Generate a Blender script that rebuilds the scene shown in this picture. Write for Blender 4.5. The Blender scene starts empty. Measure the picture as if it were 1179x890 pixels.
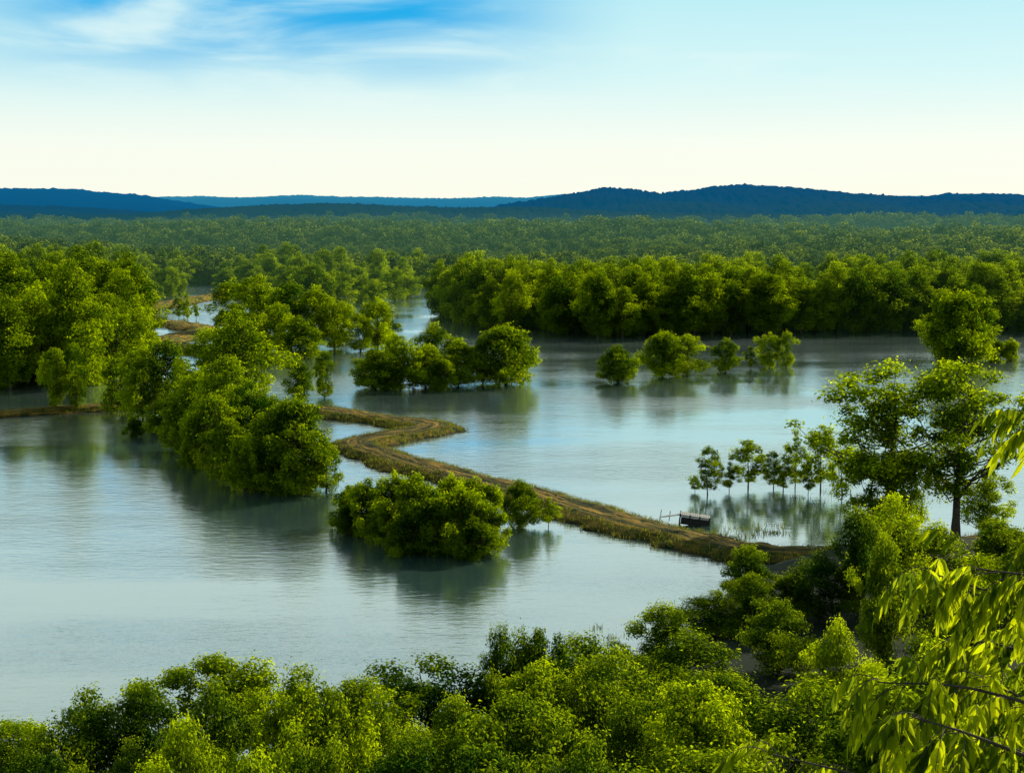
import bpy, bmesh, math, random
import numpy as np
from mathutils import Vector, Matrix, Quaternion

rng = np.random.default_rng(7)
random.seed(7)
scene = bpy.context.scene
COL = scene.collection

# ------------------------------------------------------------------ camera model for image pixel coordinates
CAM_H = 45.0
FPX = 1637.0
PITCH = math.radians(7.1)
cp, sp = math.cos(PITCH), math.sin(PITCH)

def pixel_to_level(px, py, z=0.0):
    """image pixel projected through the camera model onto the level z"""
    u = (px - 589.5) / FPX
    v = -(py - 445.0) / FPX
    dx, dy, dz = u, v * sp + cp, v * cp - sp
    t = (z - CAM_H) / dz
    return Vector((dx * t, dy * t, z))

def z_at(py, y):
    v = -(py - 445.0) / FPX
    return CAM_H + y * (v * cp - sp) / (v * sp + cp)

def x_at(px, py, y):
    v = -(py - 445.0) / FPX
    return (px - 589.5) / FPX * y / (v * sp + cp)

def fbm2(x, y, seed=0, octaves=4, f=1.0):
    r = np.random.default_rng(seed)
    out = np.zeros(np.broadcast(x, y).shape)
    a = 1.0
    for o in range(octaves):
        for k in range(4):
            th = r.uniform(0, 6.28)
            ff = f * r.uniform(.6, 1.5)
            out += a * np.sin((x * math.cos(th) + y * math.sin(th)) * ff + r.uniform(0, 6.28)) / 2.5
        a *= .55
        f *= 2.1
    return out

# ------------------------------------------------------------------ materials
def nt(name):
    m = bpy.data.materials.new(name)
    m.use_nodes = True
    m.node_tree.nodes.clear()
    return m, m.node_tree.nodes, m.node_tree.links

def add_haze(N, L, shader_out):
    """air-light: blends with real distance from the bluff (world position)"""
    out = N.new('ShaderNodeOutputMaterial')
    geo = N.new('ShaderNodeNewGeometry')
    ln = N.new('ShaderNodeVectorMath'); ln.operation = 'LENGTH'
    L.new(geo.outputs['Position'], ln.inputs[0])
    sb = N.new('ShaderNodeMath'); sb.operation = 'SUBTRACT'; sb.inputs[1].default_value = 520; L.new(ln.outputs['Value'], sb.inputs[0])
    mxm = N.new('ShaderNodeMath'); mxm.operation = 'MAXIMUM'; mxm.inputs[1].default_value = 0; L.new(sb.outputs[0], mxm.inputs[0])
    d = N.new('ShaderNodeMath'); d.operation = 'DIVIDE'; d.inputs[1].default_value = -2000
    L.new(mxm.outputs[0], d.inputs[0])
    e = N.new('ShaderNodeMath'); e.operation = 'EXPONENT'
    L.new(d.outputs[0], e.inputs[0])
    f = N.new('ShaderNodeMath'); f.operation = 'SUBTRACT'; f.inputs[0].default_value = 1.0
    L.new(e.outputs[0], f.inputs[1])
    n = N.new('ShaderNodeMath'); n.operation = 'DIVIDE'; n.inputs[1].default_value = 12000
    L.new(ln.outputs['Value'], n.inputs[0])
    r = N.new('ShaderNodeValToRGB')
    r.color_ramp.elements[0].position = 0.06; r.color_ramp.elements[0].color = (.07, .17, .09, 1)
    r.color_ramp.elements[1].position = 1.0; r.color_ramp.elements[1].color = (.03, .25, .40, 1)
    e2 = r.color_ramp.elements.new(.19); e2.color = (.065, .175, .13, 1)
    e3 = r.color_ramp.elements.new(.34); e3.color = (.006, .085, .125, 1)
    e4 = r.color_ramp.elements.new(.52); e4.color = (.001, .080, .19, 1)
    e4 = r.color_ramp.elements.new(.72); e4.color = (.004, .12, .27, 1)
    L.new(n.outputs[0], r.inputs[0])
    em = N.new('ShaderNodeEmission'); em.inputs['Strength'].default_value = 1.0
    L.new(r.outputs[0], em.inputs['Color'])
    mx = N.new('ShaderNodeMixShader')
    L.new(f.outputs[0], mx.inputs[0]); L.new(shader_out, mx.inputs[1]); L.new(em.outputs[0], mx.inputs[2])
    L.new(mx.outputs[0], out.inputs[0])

def leaf_material(name, dark, light, trans, haze=True, tmix=.5, power=1.5, treevar=.45):
    m, N, L = nt(name)
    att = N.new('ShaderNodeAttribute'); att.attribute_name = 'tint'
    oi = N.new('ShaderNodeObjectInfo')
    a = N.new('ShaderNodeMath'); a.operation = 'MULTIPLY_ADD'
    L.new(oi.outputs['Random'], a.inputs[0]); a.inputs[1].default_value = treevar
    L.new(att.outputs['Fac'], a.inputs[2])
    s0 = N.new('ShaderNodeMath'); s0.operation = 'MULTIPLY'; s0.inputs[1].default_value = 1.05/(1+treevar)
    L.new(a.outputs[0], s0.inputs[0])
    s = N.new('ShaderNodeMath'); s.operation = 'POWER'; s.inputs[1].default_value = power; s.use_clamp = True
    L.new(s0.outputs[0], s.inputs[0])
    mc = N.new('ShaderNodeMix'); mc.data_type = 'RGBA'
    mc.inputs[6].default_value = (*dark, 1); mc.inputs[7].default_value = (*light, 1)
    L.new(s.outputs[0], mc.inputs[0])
    d = N.new('ShaderNodeBsdfDiffuse'); L.new(mc.outputs[2], d.inputs[0])
    t = N.new('ShaderNodeBsdfTranslucent')
    tc = N.new('ShaderNodeMix'); tc.data_type = 'RGBA'
    tc.inputs[6].default_value = (trans[0]*.04, trans[1]*.13, trans[2]*2, 1); tc.inputs[7].default_value = (*trans, 1)
    L.new(s.outputs[0], tc.inputs[0]); L.new(tc.outputs[2], t.inputs[0])
    mx = N.new('ShaderNodeMixShader'); mx.inputs[0].default_value = tmix
    L.new(d.outputs[0], mx.inputs[1]); L.new(t.outputs[0], mx.inputs[2])
    if haze:
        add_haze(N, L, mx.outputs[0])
    else:
        o = N.new('ShaderNodeOutputMaterial'); L.new(mx.outputs[0], o.inputs[0])
    return m

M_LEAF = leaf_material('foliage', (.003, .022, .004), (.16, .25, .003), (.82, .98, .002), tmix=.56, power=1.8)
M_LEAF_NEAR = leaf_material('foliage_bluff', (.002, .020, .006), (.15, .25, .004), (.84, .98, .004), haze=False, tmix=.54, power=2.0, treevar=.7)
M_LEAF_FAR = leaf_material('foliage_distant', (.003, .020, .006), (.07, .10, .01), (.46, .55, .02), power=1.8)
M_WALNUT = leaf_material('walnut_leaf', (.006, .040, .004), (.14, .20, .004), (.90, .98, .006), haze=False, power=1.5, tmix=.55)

def simple_mat(name, c1, c2, scale, rough=.9, haze=False, bump=.3, coords='Object'):
    m, N, L = nt(name)
    tc = N.new('ShaderNodeTexCoord')
    nz = N.new('ShaderNodeTexNoise'); nz.inputs['Scale'].default_value = scale; nz.inputs['Detail'].default_value = 6
    L.new(tc.outputs[coords], nz.inputs['Vector'])
    r = N.new('ShaderNodeValToRGB')
    r.color_ramp.elements[0].position = .32; r.color_ramp.elements[0].color = (*c1, 1)
    r.color_ramp.elements[1].position = .68; r.color_ramp.elements[1].color = (*c2, 1)
    L.new(nz.outputs[0], r.inputs[0])
    p = N.new('ShaderNodeBsdfPrincipled'); p.inputs['Roughness'].default_value = rough
    p.inputs['Specular IOR Level'].default_value = .2
    L.new(r.outputs[0], p.inputs['Base Color'])
    b = N.new('ShaderNodeBump'); b.inputs['Strength'].default_value = bump
    L.new(nz.outputs[0], b.inputs['Height']); L.new(b.outputs[0], p.inputs['Normal'])
    if haze:
        add_haze(N, L, p.outputs[0])
    else:
        o = N.new('ShaderNodeOutputMaterial'); L.new(p.outputs[0], o.inputs[0])
    return m

M_BARK = simple_mat('bark', (.03, .022, .015), (.10, .08, .055), 3.0)
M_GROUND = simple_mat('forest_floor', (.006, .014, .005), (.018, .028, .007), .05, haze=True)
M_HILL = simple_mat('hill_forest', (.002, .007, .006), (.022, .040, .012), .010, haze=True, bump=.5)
M_WOOD = simple_mat('weathered_wood', (.25, .24, .21), (.50, .48, .44), 4.0)
M_DARKWOOD = simple_mat('wet_timber', (.012, .012, .011), (.035, .035, .03), 4.0)

# ------------------------------------------------------------------ mesh helpers
def quad_mesh(name, V, F, mats, midx=None, tint=None, smooth=False):
    me = bpy.data.meshes.new(name)
    V = np.asarray(V, dtype=np.float32); F = np.asarray(F, dtype=np.int32)
    me.vertices.add(len(V)); me.vertices.foreach_set('co', V.ravel())
    me.loops.add(F.size); me.loops.foreach_set('vertex_index', F.ravel())
    me.polygons.add(len(F)); me.polygons.foreach_set('loop_start', np.arange(len(F), dtype=np.int32) * 4)
    for m in mats: me.materials.append(m)
    if midx is not None: me.polygons.foreach_set('material_index', np.asarray(midx, dtype=np.int32))
    me.polygons.foreach_set('use_smooth', np.full(len(F), smooth))
    me.update(calc_edges=True)
    if tint is not None:
        a = me.attributes.new('tint', 'FLOAT', 'POINT')
        a.data.foreach_set('value', np.asarray(tint, dtype=np.float32))
    return me

def obj(name, me, loc=(0, 0, 0), parent=None, col=None):
    o = bpy.data.objects.new(name, me)
    (col or COL).objects.link(o)
    o.location = loc
    if parent: o.parent = parent
    return o

def tube(P, R, sides=5):
    P = np.asarray(P, float); n = len(P)
    V = []; F = []
    for i in range(n):
        d = P[min(i+1, n-1)] - P[max(i-1, 0)]
        d /= (np.linalg.norm(d) + 1e-9)
        ref = np.array([1., 0, 0]) if abs(d[0]) < .8 else np.array([0, 1., 0])
        a = np.cross(d, ref); a /= np.linalg.norm(a); b = np.cross(d, a)
        for k in range(sides):
            th = 2*math.pi*k/sides
            V.append(P[i] + R[i]*(math.cos(th)*a + math.sin(th)*b))
    for i in range(n-1):
        for k in range(sides):
            k2 = (k+1) % sides
            F.append((i*sides+k, i*sides+k2, (i+1)*sides+k2, (i+1)*sides+k))
    return np.array(V), np.array(F)

def leaves_at(C, Nrm, size, rs, aspect=.6):
    n = len(C)
    ref = rs.normal(size=(n, 3))
    T = np.cross(Nrm, ref); T /= (np.linalg.norm(T, axis=1, keepdims=True)+1e-9)
    B = np.cross(Nrm, T)
    s = size * rs.uniform(.6, 1.35, size=(n, 1))
    fold = Nrm * s * .15
    V = np.stack([C - T*s*.5, C - B*s*.5*aspect + fold, C + T*s*.5, C + B*s*.5*aspect + fold], axis=1).reshape(-1, 3)
    F = np.arange(4*n).reshape(n, 4)
    return V, F

def make_tree(name, seed, H=18, R=7.5, base=.15, nclump=60, cr=1.9, lp=260, leaf=.5,
              trunk_r=.35, mat=None, squash=.75, lean=.04, nlimb=None, peak=.45, loose=.25, stems=1, vary=.22, gap=.5):
    rs = np.random.default_rng(seed)
    VV = []; FF = []; MI = []; TT = []; off = 0
    def add(V, F, mi, t):
        nonlocal off
        VV.append(V); FF.append(F + off); MI.append(np.full(len(F), mi)); TT.append(t if hasattr(t, '__len__') else np.full(len(V), t)); off += len(V)
    trunks = []
    for s in range(stems):
        k = 7
        ts = np.linspace(0, 1, k)
        ax, ay = rs.normal(size=2) * lean * H
        spread = 0 if stems == 1 else R*.35
        sx, sy = rs.uniform(-spread, spread, 2)
        px = sx*.5 + sx*ts + ax*ts**1.5 + np.cumsum(rs.normal(size=k))*.006*H
        py = sy*.5 + sy*ts + ay*ts**1.5 + np.cumsum(rs.normal(size=k))*.006*H
        pz = ts*H*.86 - (1-ts)*.8
        TP = np.stack([px, py, pz], 1)
        rr = trunk_r*(1 - .85*ts); rr[0] *= 1.35
        V, F = tube(TP, rr, 7); add(V, F, 1, 0)
        trunks.append(TP)
    ph = rs.uniform(0, 6.28, 4)
    cl = []
    tries = 0
    while len(cl) < nclump and tries < 20000:
        tries += 1
        t = rs.uniform(0, 1)
        w = math.sin(math.pi * min(1, (t*(1-.08)+.08)) ** (math.log(.5)/math.log(peak))) ** .7
        a = rs.uniform(0, 6.28)
        lob = 1 + vary*math.sin(2*a+ph[0]+t*3) + vary*.8*math.sin(3*a+ph[1]-t*5) + vary*.6*math.sin(t*11+ph[2])
        rad = R*w*lob*rs.uniform(0, 1)**.4 - cr*.4
        rad = max(rad, 0)
        z = H*(base + (1-base)*t) - cr*.4*(t)
        c = np.array([rad*math.cos(a), rad*math.sin(a), z])
        r = cr*rs.uniform(.55, 1.4)
        if any(np.linalg.norm(c-c2) < (r+r2)*gap for c2, r2 in cl): continue
        cl.append((c, r))
    order = list(range(len(cl))); rs.shuffle(order)
    for i in order[:(nlimb or len(cl))]:
        c, r = cl[i]
        TP = trunks[rs.integers(len(trunks))]
        zt = max(H*base*.5, c[2] - np.hypot(c[0], c[1])*rs.uniform(.5, 1.0))
        zt = min(zt, H*.8)
        j = np.interp(zt, TP[:, 2], np.arange(len(TP))); j0 = int(j); fr = j-j0
        st = TP[j0]*(1-fr) + TP[min(j0+1, len(TP)-1)]*fr
        mid = st*.5 + c*.5 + np.array([0, 0, -.06*H*rs.uniform(0, 1)]) + rs.normal(size=3)*.02*H
        q = [st, st*.7+mid*.3+rs.normal(size=3)*.01*H, mid, mid*.5+c*.5+rs.normal(size=3)*.015*H, c]
        r0 = trunk_r*.38*(1-.6*zt/H)
        V, F = tube(q, [r0, r0*.8, r0*.6, r0*.4, r0*.15], 4); add(V, F, 1, 0)
    ctr = np.array([0, 0, H*(base+(1-base)*.5)]); ext = np.array([R, R, H*(1-base)*.5])
    for c, r in cl:
        n = int(lp * (r/cr)**2)
        d = rs.normal(size=(n, 3)); d /= np.linalg.norm(d, axis=1, keepdims=True)
        q = rs.uniform(0, 6.28, 3)
        lobes = 1 + .28*np.sin(d[:, 0]*5+q[0])*np.sin(d[:, 1]*5+q[1]) + .2*np.sin(d[:, 2]*8+q[2])
        rad = r*lobes*(.6+.4*rs.uniform(0, 1, n)**.6)*(1+loose*rs.normal(size=n)*.5)
        C = c + d*rad[:, None]*np.array([1, 1, squash])
        Nn = d*1.0 + rs.normal(size=(n, 3))*.45 + np.array([0, 0, .4])
        Nn /= np.linalg.norm(Nn, axis=1, keepdims=True)
        V, F = leaves_at(C, Nn, leaf, rs)
        # crown shade put into leaf tint: lighter outside and on top, darker inside
        crown_light = np.clip(np.linalg.norm((C-ctr)/ext, axis=1), 0, 1.15)**2
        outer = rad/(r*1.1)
        tb = np.clip(.50*crown_light + .45*(outer-.75) + rs.uniform(-.15, .28) + .14*d[:, 2] + rs.normal(size=n)*.12, 0, 1)
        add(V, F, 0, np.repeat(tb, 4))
    V = np.concatenate(VV); F = np.concatenate(FF)
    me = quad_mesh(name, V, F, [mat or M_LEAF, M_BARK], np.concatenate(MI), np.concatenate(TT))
    me['H'] = float(np.percentile(V[:, 2], 99.7)); me['W'] = float(np.percentile(V[:, 0], 99) - np.percentile(V[:, 0], 1))
    return me

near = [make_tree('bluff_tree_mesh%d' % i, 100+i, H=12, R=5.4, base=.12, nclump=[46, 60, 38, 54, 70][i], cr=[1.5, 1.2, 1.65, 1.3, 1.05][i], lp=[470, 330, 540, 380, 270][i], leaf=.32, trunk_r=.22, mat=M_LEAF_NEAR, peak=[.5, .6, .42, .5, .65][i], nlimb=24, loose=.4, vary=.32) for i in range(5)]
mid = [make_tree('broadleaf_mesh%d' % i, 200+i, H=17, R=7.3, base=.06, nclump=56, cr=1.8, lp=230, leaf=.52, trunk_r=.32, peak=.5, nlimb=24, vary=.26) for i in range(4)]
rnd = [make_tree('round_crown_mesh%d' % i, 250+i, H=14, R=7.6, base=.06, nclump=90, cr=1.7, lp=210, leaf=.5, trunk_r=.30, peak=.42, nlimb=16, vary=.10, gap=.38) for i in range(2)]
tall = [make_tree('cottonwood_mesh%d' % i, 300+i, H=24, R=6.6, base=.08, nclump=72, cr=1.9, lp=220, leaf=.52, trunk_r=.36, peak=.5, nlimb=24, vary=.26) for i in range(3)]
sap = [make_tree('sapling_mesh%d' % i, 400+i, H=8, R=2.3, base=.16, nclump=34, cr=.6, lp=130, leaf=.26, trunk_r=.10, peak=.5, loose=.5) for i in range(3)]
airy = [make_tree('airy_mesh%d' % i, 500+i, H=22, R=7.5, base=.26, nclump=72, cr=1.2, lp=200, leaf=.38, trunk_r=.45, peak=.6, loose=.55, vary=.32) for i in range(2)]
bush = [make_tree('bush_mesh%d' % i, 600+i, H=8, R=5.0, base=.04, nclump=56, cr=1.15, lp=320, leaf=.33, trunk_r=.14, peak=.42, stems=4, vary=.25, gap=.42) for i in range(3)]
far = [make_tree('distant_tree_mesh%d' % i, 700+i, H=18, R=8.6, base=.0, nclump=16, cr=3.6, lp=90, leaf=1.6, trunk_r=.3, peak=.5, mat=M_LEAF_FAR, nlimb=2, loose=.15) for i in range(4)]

# ------------------------------------------------------------------ terrain
def shore(x):
    return np.interp(x, [-400, -60, -5, 14, 28, 45, 90, 400], [98, 100, 112, 130, 172, 188, 196, 230])
def bluff_z(x, y):
    b = np.interp(y, [-200, -6, 0, 5, 12, 30, 60, 90, 110, 150, 200], [46, 43.8, 43.3, 41.5, 36.5, 24, 11.5, 5.5, 3.2, 2.2, 1.5])
    s = shore(x)
    k = np.clip((s - y)/10.0, -1, 1)
    z = np.where(k > 0, np.minimum(b, b*np.abs(k)**.7 + .2), k*3.0)
    return z
def far_shore(x):
    return 880 + 40*np.sin(x*.011) + 22*np.sin(x*.031+1)
def ground_z(x, y):
    z = bluff_z(x, y)
    fs = far_shore(x)
    zf = np.clip((y - fs)/30, -1, 1)*1.0 - .2
    return np.where(y > 500, np.where(zf > 0, zf, -3.0), z)

xs = np.unique(np.concatenate([np.linspace(-12000, -400, 30), np.linspace(-400, -120, 20), np.linspace(-120, 130, 64), np.linspace(130, 420, 20), np.linspace(420, 12000, 30)]))
ys = np.unique(np.concatenate([np.linspace(-4000, -60, 8), np.linspace(-60, 240, 90), np.linspace(260, 780, 12), np.linspace(800, 1000, 20), np.linspace(1050, 16000, 40)]))
X, Y = np.meshgrid(xs, ys)
Z = ground_z(X, Y)
Z = Z + np.where((Z > .5) & (Y > 8) & (Y < 500), .3*fbm2(X, Y, 3, 3, .15), 0)
nx, ny = len(xs), len(ys)
idx = np.arange(nx*ny).reshape(ny, nx)
F = np.stack([idx[:-1, :-1], idx[:-1, 1:], idx[1:, 1:], idx[1:, :-1]], -1).reshape(-1, 4)
obj('ground', quad_mesh('ground', np.stack([X, Y, Z], -1).reshape(-1, 3), F, [M_GROUND], smooth=True))

# ------------------------------------------------------------------ water
m, N, L = nt('flood_water')
geo = N.new('ShaderNodeNewGeometry')
def mapping(scale, rot=0):
    mp = N.new('ShaderNodeMapping'); mp.inputs['Scale'].default_value = scale; mp.inputs['Rotation'].default_value = (0, 0, rot)
    L.new(geo.outputs['Position'], mp.inputs['Vector']); return mp
def noise(mp, sc, det=4, rough=.55):
    n = N.new('ShaderNodeTexNoise'); n.inputs['Scale'].default_value = sc; n.inputs['Detail'].default_value = det
    n.inputs['Roughness'].default_value = rough
    L.new(mp.outputs[0], n.inputs['Vector']); return n
n1 = noise(mapping((.4, 1.0, 1), .15), 1.0, 5, .6)
n2 = noise(mapping((.5, 1.0, 1), -.3), .22, 3)
patch = noise(mapping((.0075, .028, 1), .1), 1.0, 5)
pr = N.new('ShaderNodeMapRange'); pr.inputs[1].default_value = .38; pr.inputs[2].default_value = .66
L.new(patch.outputs[0], pr.inputs[0])
s = N.new('ShaderNodeMath'); s.operation = 'MULTIPLY_ADD'; L.new(n2.outputs[0], s.inputs[0]); s.inputs[1].default_value = .8
L.new(n1.outputs[0], s.inputs[2])
bp = N.new('ShaderNodeBump'); bp.inputs['Distance'].default_value = .13
st = N.new('ShaderNodeMapRange'); st.inputs[3].default_value = .16; st.inputs[4].default_value = .8
L.new(pr.outputs[0], st.inputs[0]); L.new(st.outputs[0], bp.inputs['Strength'])
L.new(s.outputs[0], bp.inputs['Height'])
dif = N.new('ShaderNodeBsdfDiffuse'); dif.inputs['Color'].default_value = (.035, .085, .070, 1)
gl = N.new('ShaderNodeBsdfGlossy'); gl.inputs['Color'].default_value = (.94, 1, .985, 1); gl.inputs['Roughness'].default_value = .02
L.new(bp.outputs[0], gl.inputs['Normal'])
gl2 = N.new('ShaderNodeBsdfGlossy'); gl2.inputs['Roughness'].default_value = .36; gl2.inputs['Color'].default_value = (1, 1, 1, 1)
L.new(bp.outputs[0], gl2.inputs['Normal'])
gm = N.new('ShaderNodeMapRange'); gm.inputs[3].default_value = .04; gm.inputs[4].default_value = .14; L.new(pr.outputs[0], gm.inputs[0])
g12 = N.new('ShaderNodeMixShader'); L.new(gm.outputs[0], g12.inputs[0])
L.new(gl.outputs[0], g12.inputs[1]); L.new(gl2.outputs[0], g12.inputs[2])
lw = N.new('ShaderNodeLayerWeight'); lw.inputs['Blend'].default_value = .5
pw = N.new('ShaderNodeMath'); pw.operation = 'POWER'; pw.inputs[1].default_value = 1.6; L.new(lw.outputs['Facing'], pw.inputs[0])
fr = N.new('ShaderNodeMapRange'); fr.inputs[3].default_value = .05; fr.inputs[4].default_value = 1.0; L.new(pw.outputs[0], fr.inputs[0])
wm = N.new('ShaderNodeMixShader'); L.new(fr.outputs[0], wm.inputs[0]); L.new(dif.outputs[0], wm.inputs[1]); L.new(g12.outputs[0], wm.inputs[2])
o = N.new('ShaderNodeOutputMaterial'); L.new(wm.outputs[0], o.inputs[0])
M_WATER = m
W = [(-9000, 20, 0), (9000, 20, 0), (9000, 12000, 0), (-9000, 12000, 0)]
obj('flood_water', quad_mesh('flood_water', W, [(0, 1, 2, 3)], [M_WATER]))

# ------------------------------------------------------------------ levee
def levee_mat(name, gain):
    m, N, L = nt(name)
    geo = N.new('ShaderNodeNewGeometry')
    att = N.new('ShaderNodeAttribute'); att.attribute_name = 'tint'      # distance from the crest line
    al = N.new('ShaderNodeAttribute'); al.attribute_name = 'along'
    cmb = N.new('ShaderNodeCombineXYZ'); L.new(al.outputs['Fac'], cmb.inputs[0]); L.new(att.outputs['Fac'], cmb.inputs[1])
    mp = N.new('ShaderNodeMapping'); mp.inputs['Scale'].default_value = (.09, 1.1, 1); L.new(cmb.outputs[0], mp.inputs[0])
    ns = N.new('ShaderNodeTexNoise'); ns.inputs['Scale'].default_value = 1.0; ns.inputs['Detail'].default_value = 6; ns.inputs['Roughness'].default_value = .7
    L.new(mp.outputs[0], ns.inputs['Vector'])
    nb = N.new('ShaderNodeTexNoise'); nb.inputs['Scale'].default_value = .35; nb.inputs['Detail'].default_value = 7; nb.inputs['Roughness'].default_value = .7
    L.new(geo.outputs['Position'], nb.inputs['Vector'])
    r1 = N.new('ShaderNodeValToRGB')
    els = r1.color_ramp.elements
    els[0].position = .42; els[0].color = (.008, .012, .002, 1)
    els[1].position = .63; els[1].color = (.46, .26, .04, 1)
    e = els.new(.48); e.color = (.04, .045, .005, 1)
    e = els.new(.55); e.color = (.19, .12, .02, 1)
    L.new(ns.outputs[0], r1.inputs[0])
    r2 = N.new('ShaderNodeValToRGB')
    els = r2.color_ramp.elements
    els[0].position = .45; els[0].color = (.012, .045, .003, 1)
    els[1].position = .60; els[1].color = (.24, .14, .025, 1)
    L.new(nb.outputs[0], r2.inputs[0])
    # the flanks carry more grass than the crest
    ab = N.new('ShaderNodeMath'); ab.operation = 'ABSOLUTE'; L.new(att.outputs['Fac'], ab.inputs[0])
    fl = N.new('ShaderNodeMapRange'); fl.inputs[1].default_value = 1.2; fl.inputs[2].default_value = 3.6; fl.inputs[3].default_value = .15; fl.inputs[4].default_value = .7
    L.new(ab.outputs[0], fl.inputs[0])
    mxx = N.new('ShaderNodeMix'); mxx.data_type = 'RGBA'; L.new(fl.outputs[0], mxx.inputs[0])
    L.new(r1.outputs[0], mxx.inputs[6]); L.new(r2.outputs[0], mxx.inputs[7])
    sx = N.new('ShaderNodeSeparateXYZ'); L.new(geo.outputs['Position'], sx.inputs[0])
    wet = N.new('ShaderNodeMapRange'); wet.inputs[1].default_value = 0; wet.inputs[2].default_value = .5; wet.inputs[3].default_value = .25*gain; wet.inputs[4].default_value = gain
    L.new(sx.outputs[2], wet.inputs[0])
    mul = N.new('ShaderNodeVectorMath'); mul.operation = 'SCALE'; L.new(mxx.outputs[2], mul.inputs[0]); L.new(wet.outputs[0], mul.inputs['Scale'])
    p = N.new('ShaderNodeBsdfPrincipled'); p.inputs['Roughness'].default_value = .9; p.inputs['Specular IOR Level'].default_value = .15
    L.new(mul.outputs[0], p.inputs['Base Color'])
    b = N.new('ShaderNodeBump'); b.inputs['Distance'].default_value = .4; b.inputs['Strength'].default_value = 1
    L.new(nb.outputs[0], b.inputs['Height']); L.new(b.outputs[0], p.inputs['Normal'])
    o = N.new('ShaderNodeOutputMaterial'); L.new(p.outputs[0], o.inputs[0])
    return m
M_LEVEE = levee_mat('levee_earth', 1.05)
M_LEVEE_DRY = levee_mat('dry_levee_earth', 1.7)

def catmull(P, n=8):
    out = []
    P = [np.array(q, float) for q in P]
    P = [2*P[0]-P[1]] + P + [2*P[-1]-P[-2]]
    for i in range(1, len(P)-2):
        for k in range(n):
            t = k/n
            out.append(.5*((2*P[i]) + (-P[i-1]+P[i+1])*t + (2*P[i-1]-5*P[i]+4*P[i+1]-P[i+2])*t*t + (-P[i-1]+3*P[i]-3*P[i+1]+P[i+2])*t**3))
    out.append(P[-2])
    return np.array(out)

def levee(name, ctrl, height, step, mat):
    """ctrl: (px,py,half_width)"""
    pts = []
    for a, b_, w in ctrl:
        q = pixel_to_level(a, b_, height*.6); pts.append((q.x, q.y, w))
    C = catmull(pts)
    pad = 12
    gx = np.arange(C[:, 0].min()-pad, C[:, 0].max()+pad, step); gy = np.arange(C[:, 1].min()-pad, C[:, 1].max()+pad, step)
    GX, GY = np.meshgrid(gx, gy)
    best = np.full(GX.shape, 1e9); S = np.zeros(GX.shape); Al = np.zeros(GX.shape); Wd = np.zeros(GX.shape)
    acc = 0
    for i in range(len(C)-1):
        a = C[i, :2]; d = C[i+1, :2]-a; ln = np.linalg.norm(d)
        if ln < 1e-6: continue
        u = np.clip(((GX-a[0])*d[0] + (GY-a[1])*d[1])/ln**2, 0, 1)
        ex = GX-(a[0]+u*d[0]); ey = GY-(a[1]+u*d[1])
        dist = np.hypot(ex, ey)
        sg = np.sign(d[0]*ey - d[1]*ex)
        mk = dist < best
        best[mk] = dist[mk]; S[mk] = (sg*dist)[mk]; Al[mk] = (acc+u*ln)[mk]
        Wd[mk] = (C[i, 2]*(1-u)+C[i+1, 2]*u)[mk]
        acc += ln
    edge = Wd*(1 + .19*fbm2(GX, GY, 5, 5, .4))
    q = best/edge
    prof = np.interp(q, [0, .42, .5, 1.0, 1.25, 2], [1, .97, .9, 0, -.5, -1.4])
    Zz = prof*height + .10*fbm2(GX, GY, 9, 4, 1.2)*np.clip(1.1-q*.5, .2, 1)
    Zz -= .15*np.exp(-((best-.95)/.35)**2)*(q < .6)
    ok = q < 1.5
    ny_, nx_ = GX.shape
    idx = np.arange(nx_*ny_).reshape(ny_, nx_)
    keep = ok[:-1, :-1] & ok[1:, :-1] & ok[:-1, 1:] & ok[1:, 1:]
    F = np.stack([idx[:-1, :-1], idx[:-1, 1:], idx[1:, 1:], idx[1:, :-1]], -1)[keep]
    used, inv = np.unique(F, return_inverse=True)
    V = np.stack([GX, GY, Zz], -1).reshape(-1, 3)[used]
    me = quad_mesh(name, V, inv.reshape(-1, 4), [mat], tint=S.ravel()[used], smooth=True)
    a = me.attributes.new('along', 'FLOAT', 'POINT'); a.data.foreach_set('value', Al.ravel()[used].astype(np.float32))
    obj(name, me)
    sel = (q < 1.05) & (Zz > .02)
    return np.stack([GX[sel], GY[sel], Zz[sel], q[sel]], -1)

LV = levee('levee_road', [(-160, 484, 3.4), (0, 475, 3.4), (60, 471, 3.4), (115, 468, 3.6), (200, 464, 3.6), (290, 464, 4.5), (340, 468, 5), (400, 476, 5), (450, 483, 5), (494, 489, 6),
              (484, 496, 6), (438, 503, 5.8), (410, 511, 5.4), (440, 523, 5.4), (500, 540, 5.3), (560, 556, 5.3), (620, 571, 5.4), (680, 589, 5.3), (740, 606, 5), (800, 620, 4.8), (860, 631, 4.4), (930, 636, 4.2), (1020, 634, 4.5), (1130, 626, 5), (1260, 618, 6)], 1.3, .7, M_LEVEE)
LV2 = levee('levee_road', [(285, 335, 8), (240, 341, 9), (195, 349, 9), (160, 356, 8), (168, 367, 8), (215, 374, 8), (238, 380, 8), (205, 387, 9), (180, 394, 10), (215, 400, 10), (260, 404, 8)], 1.7, 1.6, M_LEVEE_DRY)

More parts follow.
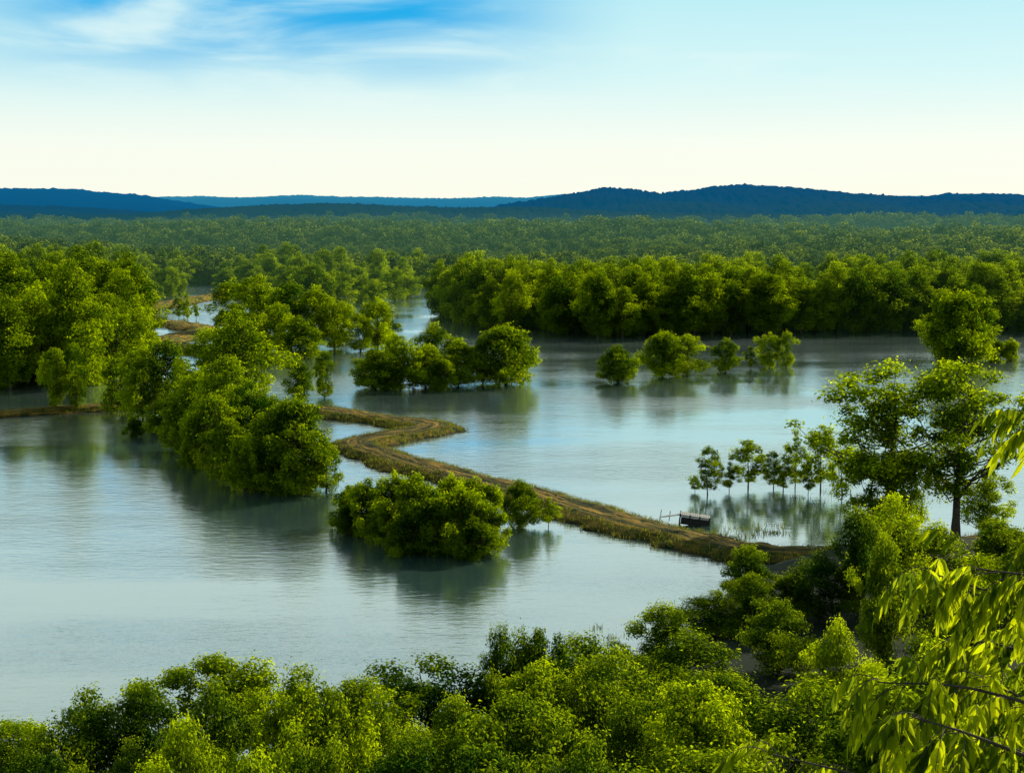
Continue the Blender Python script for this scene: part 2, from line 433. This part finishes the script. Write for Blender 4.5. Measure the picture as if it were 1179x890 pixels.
rs = np.random.default_rng(11)
def tufts(name, P, n, size, mat, spread=.35, blades=7):
    sel = P[rs.integers(0, len(P), n)]
    C = np.repeat(sel[:, :3], blades, 0) + rs.normal(size=(n*blades, 3))*np.array([spread, spread, 0])
    h = size*rs.uniform(.5, 1.4, len(C)); th = rs.uniform(0, 6.28, len(C))
    d = np.stack([np.cos(th), np.sin(th), np.zeros(len(C))], 1)
    top = C + d*h[:, None]*.4*rs.normal(size=(len(C), 1)) + np.array([0, 0, 1])*h[:, None]
    w = d*(size*.10)
    V = np.stack([C-w, C+w, top+w*.2, top-w*.2], 1).reshape(-1, 3)
    F = np.arange(len(V)).reshape(-1, 4)
    obj(name, quad_mesh(name, V, F, [mat], tint=np.repeat(rs.uniform(0, 1, len(C)), 4)))
M_GRASS = leaf_material('dry_grass', (.015, .04, .003), (.18, .16, .02), (.55, .52, .02), haze=False)
edge = LV[(LV[:, 3] > .5)]
tufts('levee_grass', edge, 4600, .42, M_GRASS)

pr_ = []
for a, b_, n, sxp in [(860, 612, 60, 45), (1010, 575, 60, 60), (690, 730, 14, 25)]:
    for i in range(n):
        q = pixel_to_level(a + random.gauss(0, sxp*.6), b_ + random.gauss(0, 5)); pr_.append((q.x, q.y, -.05, 1))
tufts('reeds', np.array(pr_), 160, .5, M_GRASS, .5, 5)

# ------------------------------------------------------------------ trees placed from image pixel coordinates
def place(name, me, px, base, top, wpx, rot=None, z=0):
    q = pixel_to_level(px, base, z)
    zt = z_at(top, q.y)
    h = (zt - z)/me['H']
    w = wpx/FPX*q.y/me['W']
    o = obj(name, me, (q.x, q.y, z))
    o.scale = (w, w, h); o.rotation_euler = (0, 0, random.uniform(0, 6.28) if rot is None else rot)
    return o

place('round_maple_tree', rnd[0], 711, 441, 398, 42)
place('round_maple_tree', rnd[1], 763, 434, 383, 42)
place('round_maple_tree', mid[2], 791, 432, 386, 48)
place('round_maple_tree', mid[3], 836, 429, 390, 36)
place('willow_sapling', sap[0], 864, 425, 399, 15)
place('round_maple_tree', mid[0], 886, 423, 384, 26)
place('round_maple_tree', mid[2], 905, 423, 382, 24)
place('cottonwood_tree', tall[0], 1085, 416, 334, 50)
place('cottonwood_tree', tall[1], 1120, 417, 330, 58)
place('cottonwood_tree', rnd[1], 1104, 419, 338, 64)
place('willow_shrub', bush[0], 1146, 416, 392, 26)
place('willow_shrub', bush[1], 1163, 415, 390, 24)
for (a, b_, t, w, me) in [(432, 447, 400, 46, rnd[0]), (462, 449, 392, 46, mid[1]), (490, 447, 398, 48, rnd[1]), (500, 440, 373, 54, mid[3]), (528, 444, 392, 48, rnd[0]), (556, 442, 388, 34, mid[2]), (582, 442, 376, 68, rnd[1]), (455, 440, 385, 40, mid[2]), (442, 449, 412, 34, bush[1]), (507, 449, 410, 34, bush[0])]:
    place('flooded_maple_tree', me, a, b_, t, w)
place('young_cottonwood_tree', mid[1], 345, 464, 411, 40)
place('young_cottonwood_tree', mid[2], 374, 458, 404, 30)
place('young_cottonwood_tree', tall[2], 64, 474, 402, 38)
place('young_cottonwood_tree', tall[0], 88, 474, 396, 38)
place('willow_shrub', bush[2], 155, 503, 481, 26)
place('willow_shrub', bush[0], 178, 497, 478, 24)
for (a, b_, t, w, me) in [(140, 476, 408, 44, mid[0]), (165, 482, 402, 50, mid[1]), (195, 480, 392, 60, mid[2]), (240, 486, 378, 70, tall[0]), (275, 490, 358, 88, tall[1]), (215, 500, 420, 60, mid[3]),
                          (235, 520, 425, 66, mid[0]), (262, 530, 412, 78, tall[2]), (290, 545, 440, 74, mid[1]), (245, 540, 455, 60, mid[2]), (305, 540, 450, 60, mid[0]),
                          (225, 536, 470, 50, bush[0]), (265, 556, 482, 60, mid[3]), (305, 562, 478, 66, rnd[0]), (340, 560, 460, 76, rnd[1]), (350, 568, 492, 60, mid[0]), (375, 566, 508, 50, mid[3]), (325, 568, 500, 56, bush[1]), (285, 566, 505, 56, bush[2]), (205, 520, 460, 44, mid[3]), (190, 505, 455, 40, mid[1])]:
    place('flooded_cottonwood_tree', me, a, b_, t, w)
for (a, b_, t, w, k) in [(270, 385, 322, 44, 0), (300, 395, 318, 50, 1), (335, 400, 325, 54, 2), (365, 400, 330, 44, 3), (385, 402, 345, 34, 0), (345, 412, 365, 46, 1), (320, 408, 350, 40, 2), (415, 405, 362, 34, 2), (435, 402, 344, 36, 0), (445, 400, 365, 32, 3), (395, 380, 348, 30, 1), (285, 408, 372, 46, 3), (300, 416, 384, 50, 1), (270, 400, 350, 44, 2),
                         (430, 352, 322, 26, 1), (455, 346, 310, 34, 2), (470, 342, 314, 28, 3), (415, 348, 318, 24, 0), (385, 352, 312, 40, 1), (360, 356, 305, 40, 2), (340, 352, 308, 40, 3)]:
    place('channel_maple_tree', mid[k], a, b_, t, w*1.15)
for (a, b_, t, w, k) in [(402, 604, 560, 46, 0), (425, 612, 552, 60, 1), (455, 606, 546, 62, 2), (480, 622, 548, 74, 0), (500, 632, 566, 70, 1), (530, 634, 560, 72, 2), (548, 618, 552, 60, 0), (560, 632, 578, 50, 1), (520, 612, 548, 60, 2), (440, 622, 580, 50, 2), (470, 634, 590, 54, 1), (545, 638, 596, 56, 0), (402, 612, 580, 34, 2)]:
    place('willow_bush', bush[k], a, b_+3, t, w*1.08)
place('young_maple_tree', rnd[0], 598, 606, 553, 44)
place('young_maple_tree', sap[1], 632, 606, 573, 26)
for (a, b_, t, w, k) in [(815, 570, 514, 36, 0), (840, 566, 532, 24, 1), (862, 562, 507, 34, 2), (890, 562, 520, 30, 0), (915, 562, 494, 34, 1), (944, 566, 490, 34, 2), (970, 572, 500, 36, 0), (800, 566, 548, 16, 1), (902, 566, 534, 22, 2), (930, 570, 530, 22, 1)]:
    place('willow_sapling', sap[k], a, b_, t, w)
place('tall_cottonwood_tree', airy[0], 1098, 617, 418, 150, rot=.4)
place('tall_cottonwood_tree', airy[1], 1020, 606, 418, 160, rot=2.0)
for (a, b_, t, w, me) in [(1000, 612, 515, 64, mid[0]), (1045, 608, 520, 70, mid[2]), (1135, 612, 545, 60, mid[1])]:
    place('cottonwood_tree', me, a, b_, t, w)

def slope_tree(px, top, y, wpx, me, name='bluff_tree'):
    x = x_at(px, top, y); zt = z_at(top, y)
    zg = float(ground_z(np.array(x), np.array(float(y))))
    zg = max(zg, 0) - .3
    h = max(zt - zg, 3.5)
    o = obj(name, me, (x, y, zg)); w = wpx/FPX*y/me['W']
    o.scale = (w, w, h/me['H']); o.rotation_euler = (0, 0, random.uniform(0, 6.28))
outline = [(-40, 850), (0, 838), (60, 826), (130, 790), (190, 775), (250, 765), (310, 748), (360, 752), (420, 762), (470, 745), (530, 748), (590, 722), (650, 738), (700, 706), (745, 690), (790, 690), (830, 668), (862, 640), (905, 668), (950, 625), (1000, 572), (1050, 575), (1110, 610), (1160, 600), (1220, 590)]
ox = [a for a, b_ in outline]; oy = [b_ for a, b_ in outline]
px = -30
i = 0
while px < 1230:
    t = np.interp(px, ox, oy)
    yb = np.interp(px, [0, 400, 700, 830, 950, 1200], [92, 98, 112, 142, 150, 150])
    w = random.uniform(70, 170) * (100/yb)**.4
    slope_tree(px, t + random.uniform(-10, 22), yb + random.uniform(-5, 5), w, near[i % 5]); i += 1
    px += w*.58
for row, (dy, yy, sp_, wd) in enumerate([(44, .86, 100, 130), (92, .73, 120, 165), (142, .6, 145, 205), (205, .48, 190, 250)]):
    px = -60 + row*23
    while px < 1260:
        t = np.interp(px, ox, oy) + dy + random.uniform(-34, 26)
        yb = np.interp(px, [0, 400, 700, 830, 950, 1200], [92, 98, 112, 142, 150, 150])*yy
        if t < 930:
            slope_tree(px, t, yb + random.uniform(-3, 3), wd*random.uniform(.55, 1.15), near[random.randrange(5)])
        px += sp_*random.uniform(.8, 1.2)
slope_tree(862, 628, 150, 74, near[1])

# ------------------------------------------------------------------ instanced forests
def collection_of(name, meshes):
    c = bpy.data.collections.new(name)
    for k, me in enumerate(meshes):
        o = bpy.data.objects.new('%s_form_%d' % (name, k), me); c.objects.link(o)
    return c
def forest(name, P, S, col, count, seed=0):
    r = np.random.default_rng(seed); n = len(P)
    me = bpy.data.meshes.new(name); me.vertices.add(n); me.vertices.foreach_set('co', np.asarray(P, dtype=np.float32).ravel())
    a = me.attributes.new('rot', 'FLOAT_VECTOR', 'POINT'); rr = np.zeros((n, 3), np.float32); rr[:, 2] = r.uniform(0, 6.28, n); a.data.foreach_set('vector', rr.ravel())
    a = me.attributes.new('scl', 'FLOAT_VECTOR', 'POINT'); a.data.foreach_set('vector', np.asarray(S, dtype=np.float32).ravel())
    a = me.attributes.new('pick', 'INT', 'POINT'); a.data.foreach_set('value', r.integers(0, count, n).astype(np.int32))
    ob = obj(name, me)
    g = bpy.data.node_groups.new(name, 'GeometryNodeTree')
    g.interface.new_socket('Geometry', in_out='INPUT', socket_type='NodeSocketGeometry')
    g.interface.new_socket('Geometry', in_out='OUTPUT', socket_type='NodeSocketGeometry')
    gi = g.nodes.new('NodeGroupInput'); go = g.nodes.new('NodeGroupOutput')
    ip = g.nodes.new('GeometryNodeInstanceOnPoints')
    ci = g.nodes.new('GeometryNodeCollectionInfo'); ci.inputs['Collection'].default_value = col
    ci.inputs['Separate Children'].default_value = True; ci.inputs['Reset Children'].default_value = True
    def na(nm, ty):
        q = g.nodes.new('GeometryNodeInputNamedAttribute'); q.data_type = ty; q.inputs['Name'].default_value = nm
        return [s_ for s_ in q.outputs if s_.enabled and s_.name == 'Attribute'][0]
    ip.inputs['Pick Instance'].default_value = True
    g.links.new(gi.outputs[0], ip.inputs['Points']); g.links.new(ci.outputs[0], ip.inputs['Instance'])
    g.links.new(na('pick', 'INT'), ip.inputs['Instance Index'])
    g.links.new(na('rot', 'FLOAT_VECTOR'), ip.inputs['Rotation']); g.links.new(na('scl', 'FLOAT_VECTOR'), ip.inputs['Scale'])
    g.links.new(ip.outputs[0], go.inputs[0])
    md = ob.modifiers.new('scatter', 'NODES'); md.node_group = g
    return ob

def in_poly(x, y, poly):
    c = False; n = len(poly); j = n-1
    for i in range(n):
        xi, yi = poly[i]; xj, yj = poly[j]
        if ((yi > y) != (yj > y)) and (x < (xj-xi)*(y-yi)/(yj-yi)+xi): c = not c
        j = i
    return c
def fill(poly_px, spacing, smin, smax, seed, hmul=1.0):
    r = random.Random(seed)
    poly = [tuple(pixel_to_level(a, b_)[:2]) for a, b_ in poly_px]
    x0 = min(p_[0] for p_ in poly); x1 = max(p_[0] for p_ in poly); y0 = min(p_[1] for p_ in poly); y1 = max(p_[1] for p_ in poly)
    P = []; S = []
    y = y0
    while y < y1:
        x = x0
        while x < x1:
            xx = x + r.uniform(-.45, .45)*spacing; yy = y + r.uniform(-.45, .45)*spacing
            if in_poly(xx, yy, poly):
                s_ = r.uniform(smin, smax); P.append((xx, yy, -.3)); w = s_*r.uniform(.85, 1.1); S.append((w, w, s_*hmul*r.uniform(.85, 1.12)))
            x += spacing
        y += spacing
    return P, S
c_mid = collection_of('forest_tree_forms', mid + tall + rnd[:1])
c_line = collection_of('treeline_forms', tall + [mid[0], tall[1]])
c_far = collection_of('distant_tree_forms', far)

P, S = fill([(-260, 452), (0, 450), (60, 444), (112, 446), (150, 425), (166, 402), (158, 372), (150, 350), (60, 345), (-260, 340)], 10.5, .95, 1.4, 1, .95)
forest('riverside_forest', P, S, c_mid, 8, 1)
P, S = fill([(505, 362), (520, 372), (560, 379), (640, 386), (700, 390), (760, 388), (860, 385), (960, 384), (1060, 382), (1179, 382), (1420, 382), (1420, 352), (1179, 354), (900, 357), (700, 359), (600, 358), (515, 354)], 8.6, .80, 1.12, 2, 1.0)
forest('flooded_treeline', P, S, c_line, 5, 2)

P = []; S = []
r = random.Random(5)
y = 850.0
while y < 2900:
    st_ = 17*(y/850)**.6
    half = y*.5 + 60
    x = -half
    while x < half:
        xx = x + r.uniform(-.5, .5)*st_; yy = y + r.uniform(-.5, .5)*st_
        if yy > far_shore(xx) - 6:
            g_ = float(fbm2(np.array(xx*.35), np.array(yy), 21, 3, .008))
            k = min(max(1.0 + .7*g_, .32), 1.75)*(y/850)**.10
            if yy < far_shore(xx) + 60: k = max(k, .9)
            s_ = k*r.uniform(.8, 1.2); w = max(s_, .7)*r.uniform(1.0, 1.5)
            P.append((xx, yy, .2)); S.append((w, w, s_))
        x += st_
    y += st_
forest('distant_forest', P, S, c_far, 4, 3)
P, S = fill([(-60, 345), (0, 338), (60, 336), (130, 330), (200, 330), (232, 326), (232, 322), (-60, 322)], 14, .8, 1.15, 7)
P2, S2 = fill([(130, 352), (165, 348), (208, 342), (205, 332), (130, 332)], 12, .7, 1.0, 8)
P3, S3 = fill([(255, 338), (330, 345), (400, 340), (480, 332), (500, 329), (480, 324), (255, 324)], 14, .7, 1.1, 9)
forest('island_forest', P+P2+P3, S+S2+S3, c_mid, 8, 4)
for a, b_, t in [(206, 368, 342), (216, 370, 338), (226, 368, 345), (212, 366, 350)]:
    place('willow_sapling', sap[a % 3], a, b_, t, 12)

# ------------------------------------------------------------------ hills
def ridge(name, D, prof, depth, seed, rough):
    n = 1000
    pxs = np.linspace(-420, 1620, n)
    top = np.interp(pxs, [a for a, b_ in prof], [b_ for a, b_ in prof])
    k = np.ones(9)/9; top = np.convolve(np.pad(top, 4, 'edge'), k, 'valid')
    x = (pxs-589.5)/FPX*D
    zt = CAM_H + D*(241-top)/FPX
    rows = 40
    V = np.zeros((rows, n, 3))
    for j in range(rows):
        t = j/(rows-1)
        hgt = math.sin(min(1, t/.6)*math.pi/2)**.9 if t < .6 else math.cos((t-.6)/.4*math.pi/2)
        yy = D + (t-.6)*depth
        spur = 1 - .34*(1-hgt)*(1+fbm2(x, yy+0*x, seed+1, 4, .004)) if t < .6 else 1
        V[j, :, 0] = x + rng.normal(size=n)*rough*.3; V[j, :, 1] = yy + rng.normal(size=n)*rough
        V[j, :, 2] = np.maximum(zt*hgt*spur + (fbm2(x, yy+0*x, seed+7, 5, .009)*rough*.8 + rng.normal(size=n)*rough*.4)*(hgt > .05), -2)
    idx = np.arange(rows*n).reshape(rows, n)
    F = np.stack([idx[:-1, :-1], idx[:-1, 1:], idx[1:, 1:], idx[1:, :-1]], -1).reshape(-1, 4)
    obj(name, quad_mesh(name, V.reshape(-1, 3), F, [M_HILL], smooth=True))
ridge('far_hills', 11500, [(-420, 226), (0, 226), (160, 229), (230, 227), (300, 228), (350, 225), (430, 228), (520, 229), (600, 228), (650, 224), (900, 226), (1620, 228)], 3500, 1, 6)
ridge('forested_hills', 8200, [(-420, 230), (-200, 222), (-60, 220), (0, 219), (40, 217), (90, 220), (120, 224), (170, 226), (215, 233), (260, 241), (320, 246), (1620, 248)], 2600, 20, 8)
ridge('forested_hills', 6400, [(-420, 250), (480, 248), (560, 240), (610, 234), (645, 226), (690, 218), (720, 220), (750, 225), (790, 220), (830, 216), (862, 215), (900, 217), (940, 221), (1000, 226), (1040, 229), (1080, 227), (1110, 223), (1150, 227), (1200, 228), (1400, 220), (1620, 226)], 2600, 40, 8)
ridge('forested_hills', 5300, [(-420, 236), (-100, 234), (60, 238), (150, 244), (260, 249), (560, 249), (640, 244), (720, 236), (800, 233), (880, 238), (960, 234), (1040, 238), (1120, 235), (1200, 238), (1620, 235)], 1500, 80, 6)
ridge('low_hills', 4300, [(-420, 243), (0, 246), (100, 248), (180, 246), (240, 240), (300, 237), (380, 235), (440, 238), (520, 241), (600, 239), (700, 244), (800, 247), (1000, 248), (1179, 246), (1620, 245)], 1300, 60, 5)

# ------------------------------------------------------------------ half-sunk dock by the levee
def box(name, c, sz, mat, parent, rot=(0, 0, 0)):
    bm = bmesh.new(); bmesh.ops.create_cube(bm, size=1)
    bmesh.ops.scale(bm, vec=sz, verts=bm.verts)
    bmesh.ops.bevel(bm, geom=bm.edges[:], offset=min(sz)*.12, segments=1, affect='EDGES')
    me = bpy.data.meshes.new(name); bm.to_mesh(me); bm.free(); me.materials.append(mat)
    o = obj(name, me, c, parent); o.rotation_euler = rot; return o
e = bpy.data.objects.new('flooded_dock', None); COL.objects.link(e)
q = pixel_to_level(799, 603); e.location = q; e.rotation_euler = (0, math.radians(7), math.radians(-8))
for k in range(14):
    box('deck_board_%d' % k, (-2.0 + k*.31, 0, 1.30), (.27, 2.1, .07), M_WOOD, e)
for sy in (-.95, .95):
    box('edge_beam', (0, sy, 1.13), (4.4, .16, .26), M_WOOD if sy < 0 else M_DARKWOOD, e)
    for sx_ in (-2.1, -.7, .7, 2.1):
        box('pile', (sx_, sy, .4), (.2, .2, 2.0), M_DARKWOOD, e)
box('side_panel', (0.1, -1.0, .45), (4.1, .06, 1.05), M_DARKWOOD, e)
box('end_panel', (-2.15, 0, .45), (.06, 1.9, 1.05), M_DARKWOOD, e)
box('gangplank', (-3.6, .1, .62), (3.0, .7, .08), M_WOOD, e, (0, math.radians(-16), 0))
for sx_ in (-4.9, -3.6):
    box('gangplank_post', (sx_, .5, .5), (.1, .1, 1.5), M_DARKWOOD, e)

# ------------------------------------------------------------------ near walnut sapling with drooping compound leaves
rs = np.random.default_rng(42)
VV = []; FF = []; MI = []; TT = []; off = 0
def addg(V, F, mi, t):
    global off
    VV.append(V); FF.append(F+off); MI.append(np.full(len(F), mi)); TT.append(np.full(len(V), t)); off += len(V)
def leaflet(base, d, nrm, Ln, Wd, t):
    d = d/np.linalg.norm(d); side = np.cross(d, nrm); side /= np.linalg.norm(side)+1e-9; nn = np.cross(side, d)
    V = []
    ss = [0, .18, .42, .68, 1.0]; ws = [.06, .75, 1.0, .7, .03]
    for s_, w_ in zip(ss, ws):
        c = base + d*Ln*s_ - nn*Ln*.16*s_*s_
        V += [c - side*Wd*.5*w_ + nn*Wd*.18*w_, c, c + side*Wd*.5*w_ + nn*Wd*.18*w_]
    F = []
    for i in range(4):
        F += [(3*i, 3*i+1, 3*i+4, 3*i+3), (3*i+1, 3*i+2, 3*i+5, 3*i+4)]
    addg(np.array(V), np.array(F), 0, t)
def compound(base, d, L_=.34):
    d = np.array(d, float); d /= np.linalg.norm(d)
    p_ = np.array(base, float); pts = [p_.copy()]
    n = 8
    t = rs.uniform(.0, 1)
    dirs = []
    for i in range(n):
        d = d + np.array([0, 0, -.24]); d /= np.linalg.norm(d)
        p_ = p_ + d*L_/n; pts.append(p_.copy()); dirs.append(d.copy())
    V, F = tube(pts, np.linspace(.0028, .001, len(pts)), 3); addg(V, F, 1, 0)
    up = np.array([0, 0, 1.]) + rs.normal(size=3)*.3
    for i in range(2, n):
        dd = dirs[i]; side = np.cross(dd, up); side /= np.linalg.norm(side)+1e-9
        for s_ in (-1, 1):
            ld = side*s_*.55 + dd*.6 + np.array([0, 0, -.95]) + rs.normal(size=3)*.16
            ln = .118*rs.uniform(.75, 1.15)*(1-.25*abs(i-5)/4)
            leaflet(pts[i], ld, up + np.array([0, -.6, 0]) + rs.normal(size=3)*.6, ln, ln*.27, np.clip(t+rs.normal()*.35, 0, 1))
    leaflet(pts[-1], dirs[-1], up, .11, .028, t)
def pt(px_, py_, y_): return np.array([x_at(px_, py_, y_), y_, z_at(py_, y_)])
trunk_base = np.array([3.6, 6.2, 40.6])
trunk = [trunk_base, trunk_base+np.array([.05, .0, 1.2]), trunk_base+np.array([-.1, .1, 2.4]), trunk_base+np.array([.0, 0, 3.7]), trunk_base+np.array([-.15, .1, 5.0])]
V, F = tube(trunk, [.09, .075, .06, .045, .02], 8); addg(V, F, 1, 0)
limbs = [
    ([trunk[1]+np.array([0, 0, -.1]), pt(1250, 850, 6.2), pt(1130, 795, 6.2), pt(1010, 785, 6.1)], 8),
    ([trunk[1], pt(1240, 900, 5.8), pt(1130, 850, 5.7), pt(1050, 825, 5.6)], 8),
    ([trunk[1], pt(1300, 790, 6.4), pt(1180, 700, 6.5), pt(1060, 655, 6.5)], 8),
    ([trunk[2], pt(1290, 720, 6.3), pt(1210, 670, 6.2), pt(1130, 655, 6.2)], 9),
    ([trunk[2], pt(1290, 560, 6.4), pt(1225, 500, 6.5), pt(1194, 484, 6.5)], 14),
    ([trunk[1], pt(1200, 950, 5.6), pt(1040, 905, 5.6), pt(890, 868, 5.6)], 10),
    ([trunk[1], pt(1230, 780, 7.0), pt(1160, 745, 7.0), pt(1105, 735, 7.0)], 8),
    ([trunk[2], pt(1300, 640, 6.8), pt(1240, 610, 6.8), pt(1200, 630, 6.8)], 13),
    ([trunk[1], pt(1250, 860, 6.6), pt(1170, 800, 6.6), pt(1120, 780, 6.7)], 8),
    ([trunk[1], pt(1230, 930, 6.0), pt(1120, 890, 6.0), pt(1060, 870, 6.0)], 9),
]
for li, (lb, i0) in enumerate(limbs):
    C = catmull(lb, 7)
    V, F = tube(C, np.linspace(.014, .003, len(C)), 5); addg(V, F, 1, 0)
    n = len(C)
    for i in range(i0, n):
        for rep in range((2 if li in (0, 1, 2) and i % 2 else 1) if i < n-1 else 3):
            d = C[min(i+1, n-1)] - C[i-1]; d /= np.linalg.norm(d)
            dd = d*.5 + rs.normal(size=3)*np.array([.45, .5, .25]) + np.array([-.15, 0, .2])
            compound(C[i] + rs.normal(size=3)*.015, dd, rs.uniform(.20, .34))
obj('walnut_sapling', quad_mesh('walnut_sapling', np.concatenate(VV), np.concatenate(FF), [M_WALNUT, M_BARK], np.concatenate(MI), np.concatenate(TT)))

# ------------------------------------------------------------------ light and sky
AZ, EL = 52.0, 27.0
A, E = math.radians(AZ), math.radians(EL)
sd = Vector((math.sin(A)*math.cos(E), math.cos(A)*math.cos(E), math.sin(E)))
sun = bpy.data.lights.new('sun', 'SUN'); sun.energy = 5.0; sun.angle = math.radians(.5); sun.color = (1, .94, .72)
so = bpy.data.objects.new('sun', sun); COL.objects.link(so); so.rotation_euler = sd.to_track_quat('Z', 'Y').to_euler(); so.location = sd*500

w = bpy.data.worlds.new('World'); scene.world = w; w.use_nodes = True
N = w.node_tree.nodes; L = w.node_tree.links; N.clear()
STR = .12
sky = N.new('ShaderNodeTexSky'); sky.sky_type = 'NISHITA'; sky.sun_disc = False
sky.sun_elevation = E; sky.sun_rotation = A; sky.air_density = 1.0; sky.dust_density = 1.0; sky.ozone_density = 2.0; sky.altitude = 50
tc = N.new('ShaderNodeTexCoord')
sep = N.new('ShaderNodeSeparateXYZ'); L.new(tc.outputs['Generated'], sep.inputs[0])
def rampn(inp, stops, inter='EASE'):
    r_ = N.new('ShaderNodeValToRGB'); r_.color_ramp.interpolation = inter
    L.new(inp, r_.inputs[0]); el = r_.color_ramp.elements
    el[0].position, el[0].color = stops[0][0], (*stops[0][1], 1); el[1].position, el[1].color = stops[-1][0], (*stops[-1][1], 1)
    for p_, c_ in stops[1:-1]:
        q_ = el.new(p_); q_.color = (*c_, 1)
    return r_
# bright haze low in the sky; band above the view added to brighten water
veil = rampn(sep.outputs[2], [(0, (1.0, 1.0, .84)), (.045, (.95, 1.0, .90)), (.09, (.68, .94, .94)), (.145, (.50, .86, .93)), (.20, (.78, .95, .93)), (.34, (.82, .96, .92)), (.48, (.34, .46, .46)), (1, (.08, .16, .26))], 'LINEAR')
vs = N.new('ShaderNodeVectorMath'); vs.operation = 'SCALE'; vs.inputs['Scale'].default_value = 1/STR; L.new(veil.outputs[0], vs.inputs[0])
vf = rampn(sep.outputs[2], [(0, (.97,)*3), (.10, (.94,)*3), (.2, (.96,)*3), (.35, (.94,)*3), (.5, (.5,)*3), (1, (.5,)*3)], 'LINEAR')
mA = N.new('ShaderNodeMix'); mA.data_type = 'RGBA'
L.new(vf.outputs[0], mA.inputs[0]); L.new(sky.outputs[0], mA.inputs[6]); L.new(vs.outputs[0], mA.inputs[7])
# clear blue opening to the north-west, ragged by noise
mp = N.new('ShaderNodeMapping'); mp.inputs['Scale'].default_value = (4.0, 3.0, 20.0); mp.inputs['Rotation'].default_value = (0, .13, 0); mp.inputs['Location'].default_value = (.35, 0, .2)
L.new(tc.outputs['Generated'], mp.inputs[0])
nz = N.new('ShaderNodeTexNoise'); nz.inputs['Scale'].default_value = 1.5; nz.inputs['Detail'].default_value = 8; nz.inputs['Roughness'].default_value = .5; nz.inputs['Distortion'].default_value = .5
L.new(mp.outputs[0], nz.inputs['Vector'])
def mrange(inp, a, b_, c=0., d=1.):
    q_ = N.new('ShaderNodeMapRange'); q_.interpolation_type = 'SMOOTHSTEP'
    for k_, v_ in zip((1, 2, 3, 4), (a, b_, c, d)): q_.inputs[k_].default_value = v_
    L.new(inp, q_.inputs[0]); return q_
def mth(op, a, b_):
    q_ = N.new('ShaderNodeMath'); q_.operation = op
    for k_, v_ in enumerate((a, b_)):
        if hasattr(v_, 'is_linked'): L.new(v_, q_.inputs[k_])
        else: q_.inputs[k_].default_value = v_
    return q_.outputs[0]
hz = mrange(sep.outputs[2], .065, .135)
hz2 = mrange(sep.outputs[2], .22, .16)
hx = mrange(sep.outputs[0], .10, -.08)
hx2 = mrange(sep.outputs[0], -.42, -.24)
nn = mrange(nz.outputs[0], .85, .40)
hole = mth('MULTIPLY', mth('MULTIPLY', mth('MULTIPLY', hz.outputs[0], hz2.outputs[0]), mth('MULTIPLY', hx.outputs[0], hx2.outputs[0])), nn.outputs[0])
mB = N.new('ShaderNodeMix'); mB.data_type = 'RGBA'
L.new(hole, mB.inputs[0]); L.new(mA.outputs[2], mB.inputs[6]); mB.inputs[7].default_value = (.012/STR, .42/STR, .84/STR, 1)
cw = mrange(nz.outputs[0], .52, .82)
cwz = mrange(sep.outputs[2], .03, .09)
cm_ = mth('MULTIPLY', mth('MULTIPLY', cw.outputs[0], cwz.outputs[0]), .5)
mC = N.new('ShaderNodeMix'); mC.data_type = 'RGBA'
L.new(cm_, mC.inputs[0]); L.new(mB.outputs[2], mC.inputs[6]); mC.inputs[7].default_value = (.85/STR, .96/STR, .95/STR, 1)
bg = N.new('ShaderNodeBackground'); bg.inputs['Strength'].default_value = STR
L.new(mC.outputs[2], bg.inputs['Color'])
ow = N.new('ShaderNodeOutputWorld'); L.new(bg.outputs[0], ow.inputs[0])

# ------------------------------------------------------------------ camera
cam = bpy.data.cameras.new('camera'); cam.sensor_width = 36; cam.lens = 36*FPX/1179
cam.clip_start = .1; cam.clip_end = 40000
co = bpy.data.objects.new('camera', cam); COL.objects.link(co)
co.location = (0, 0, CAM_H); co.rotation_euler = (math.radians(90)-PITCH, 0, 0)
scene.camera = co
scene.view_settings.view_transform = 'Standard'; scene.view_settings.look = 'None'; scene.view_settings.exposure = 0; scene.view_settings.gamma = 1
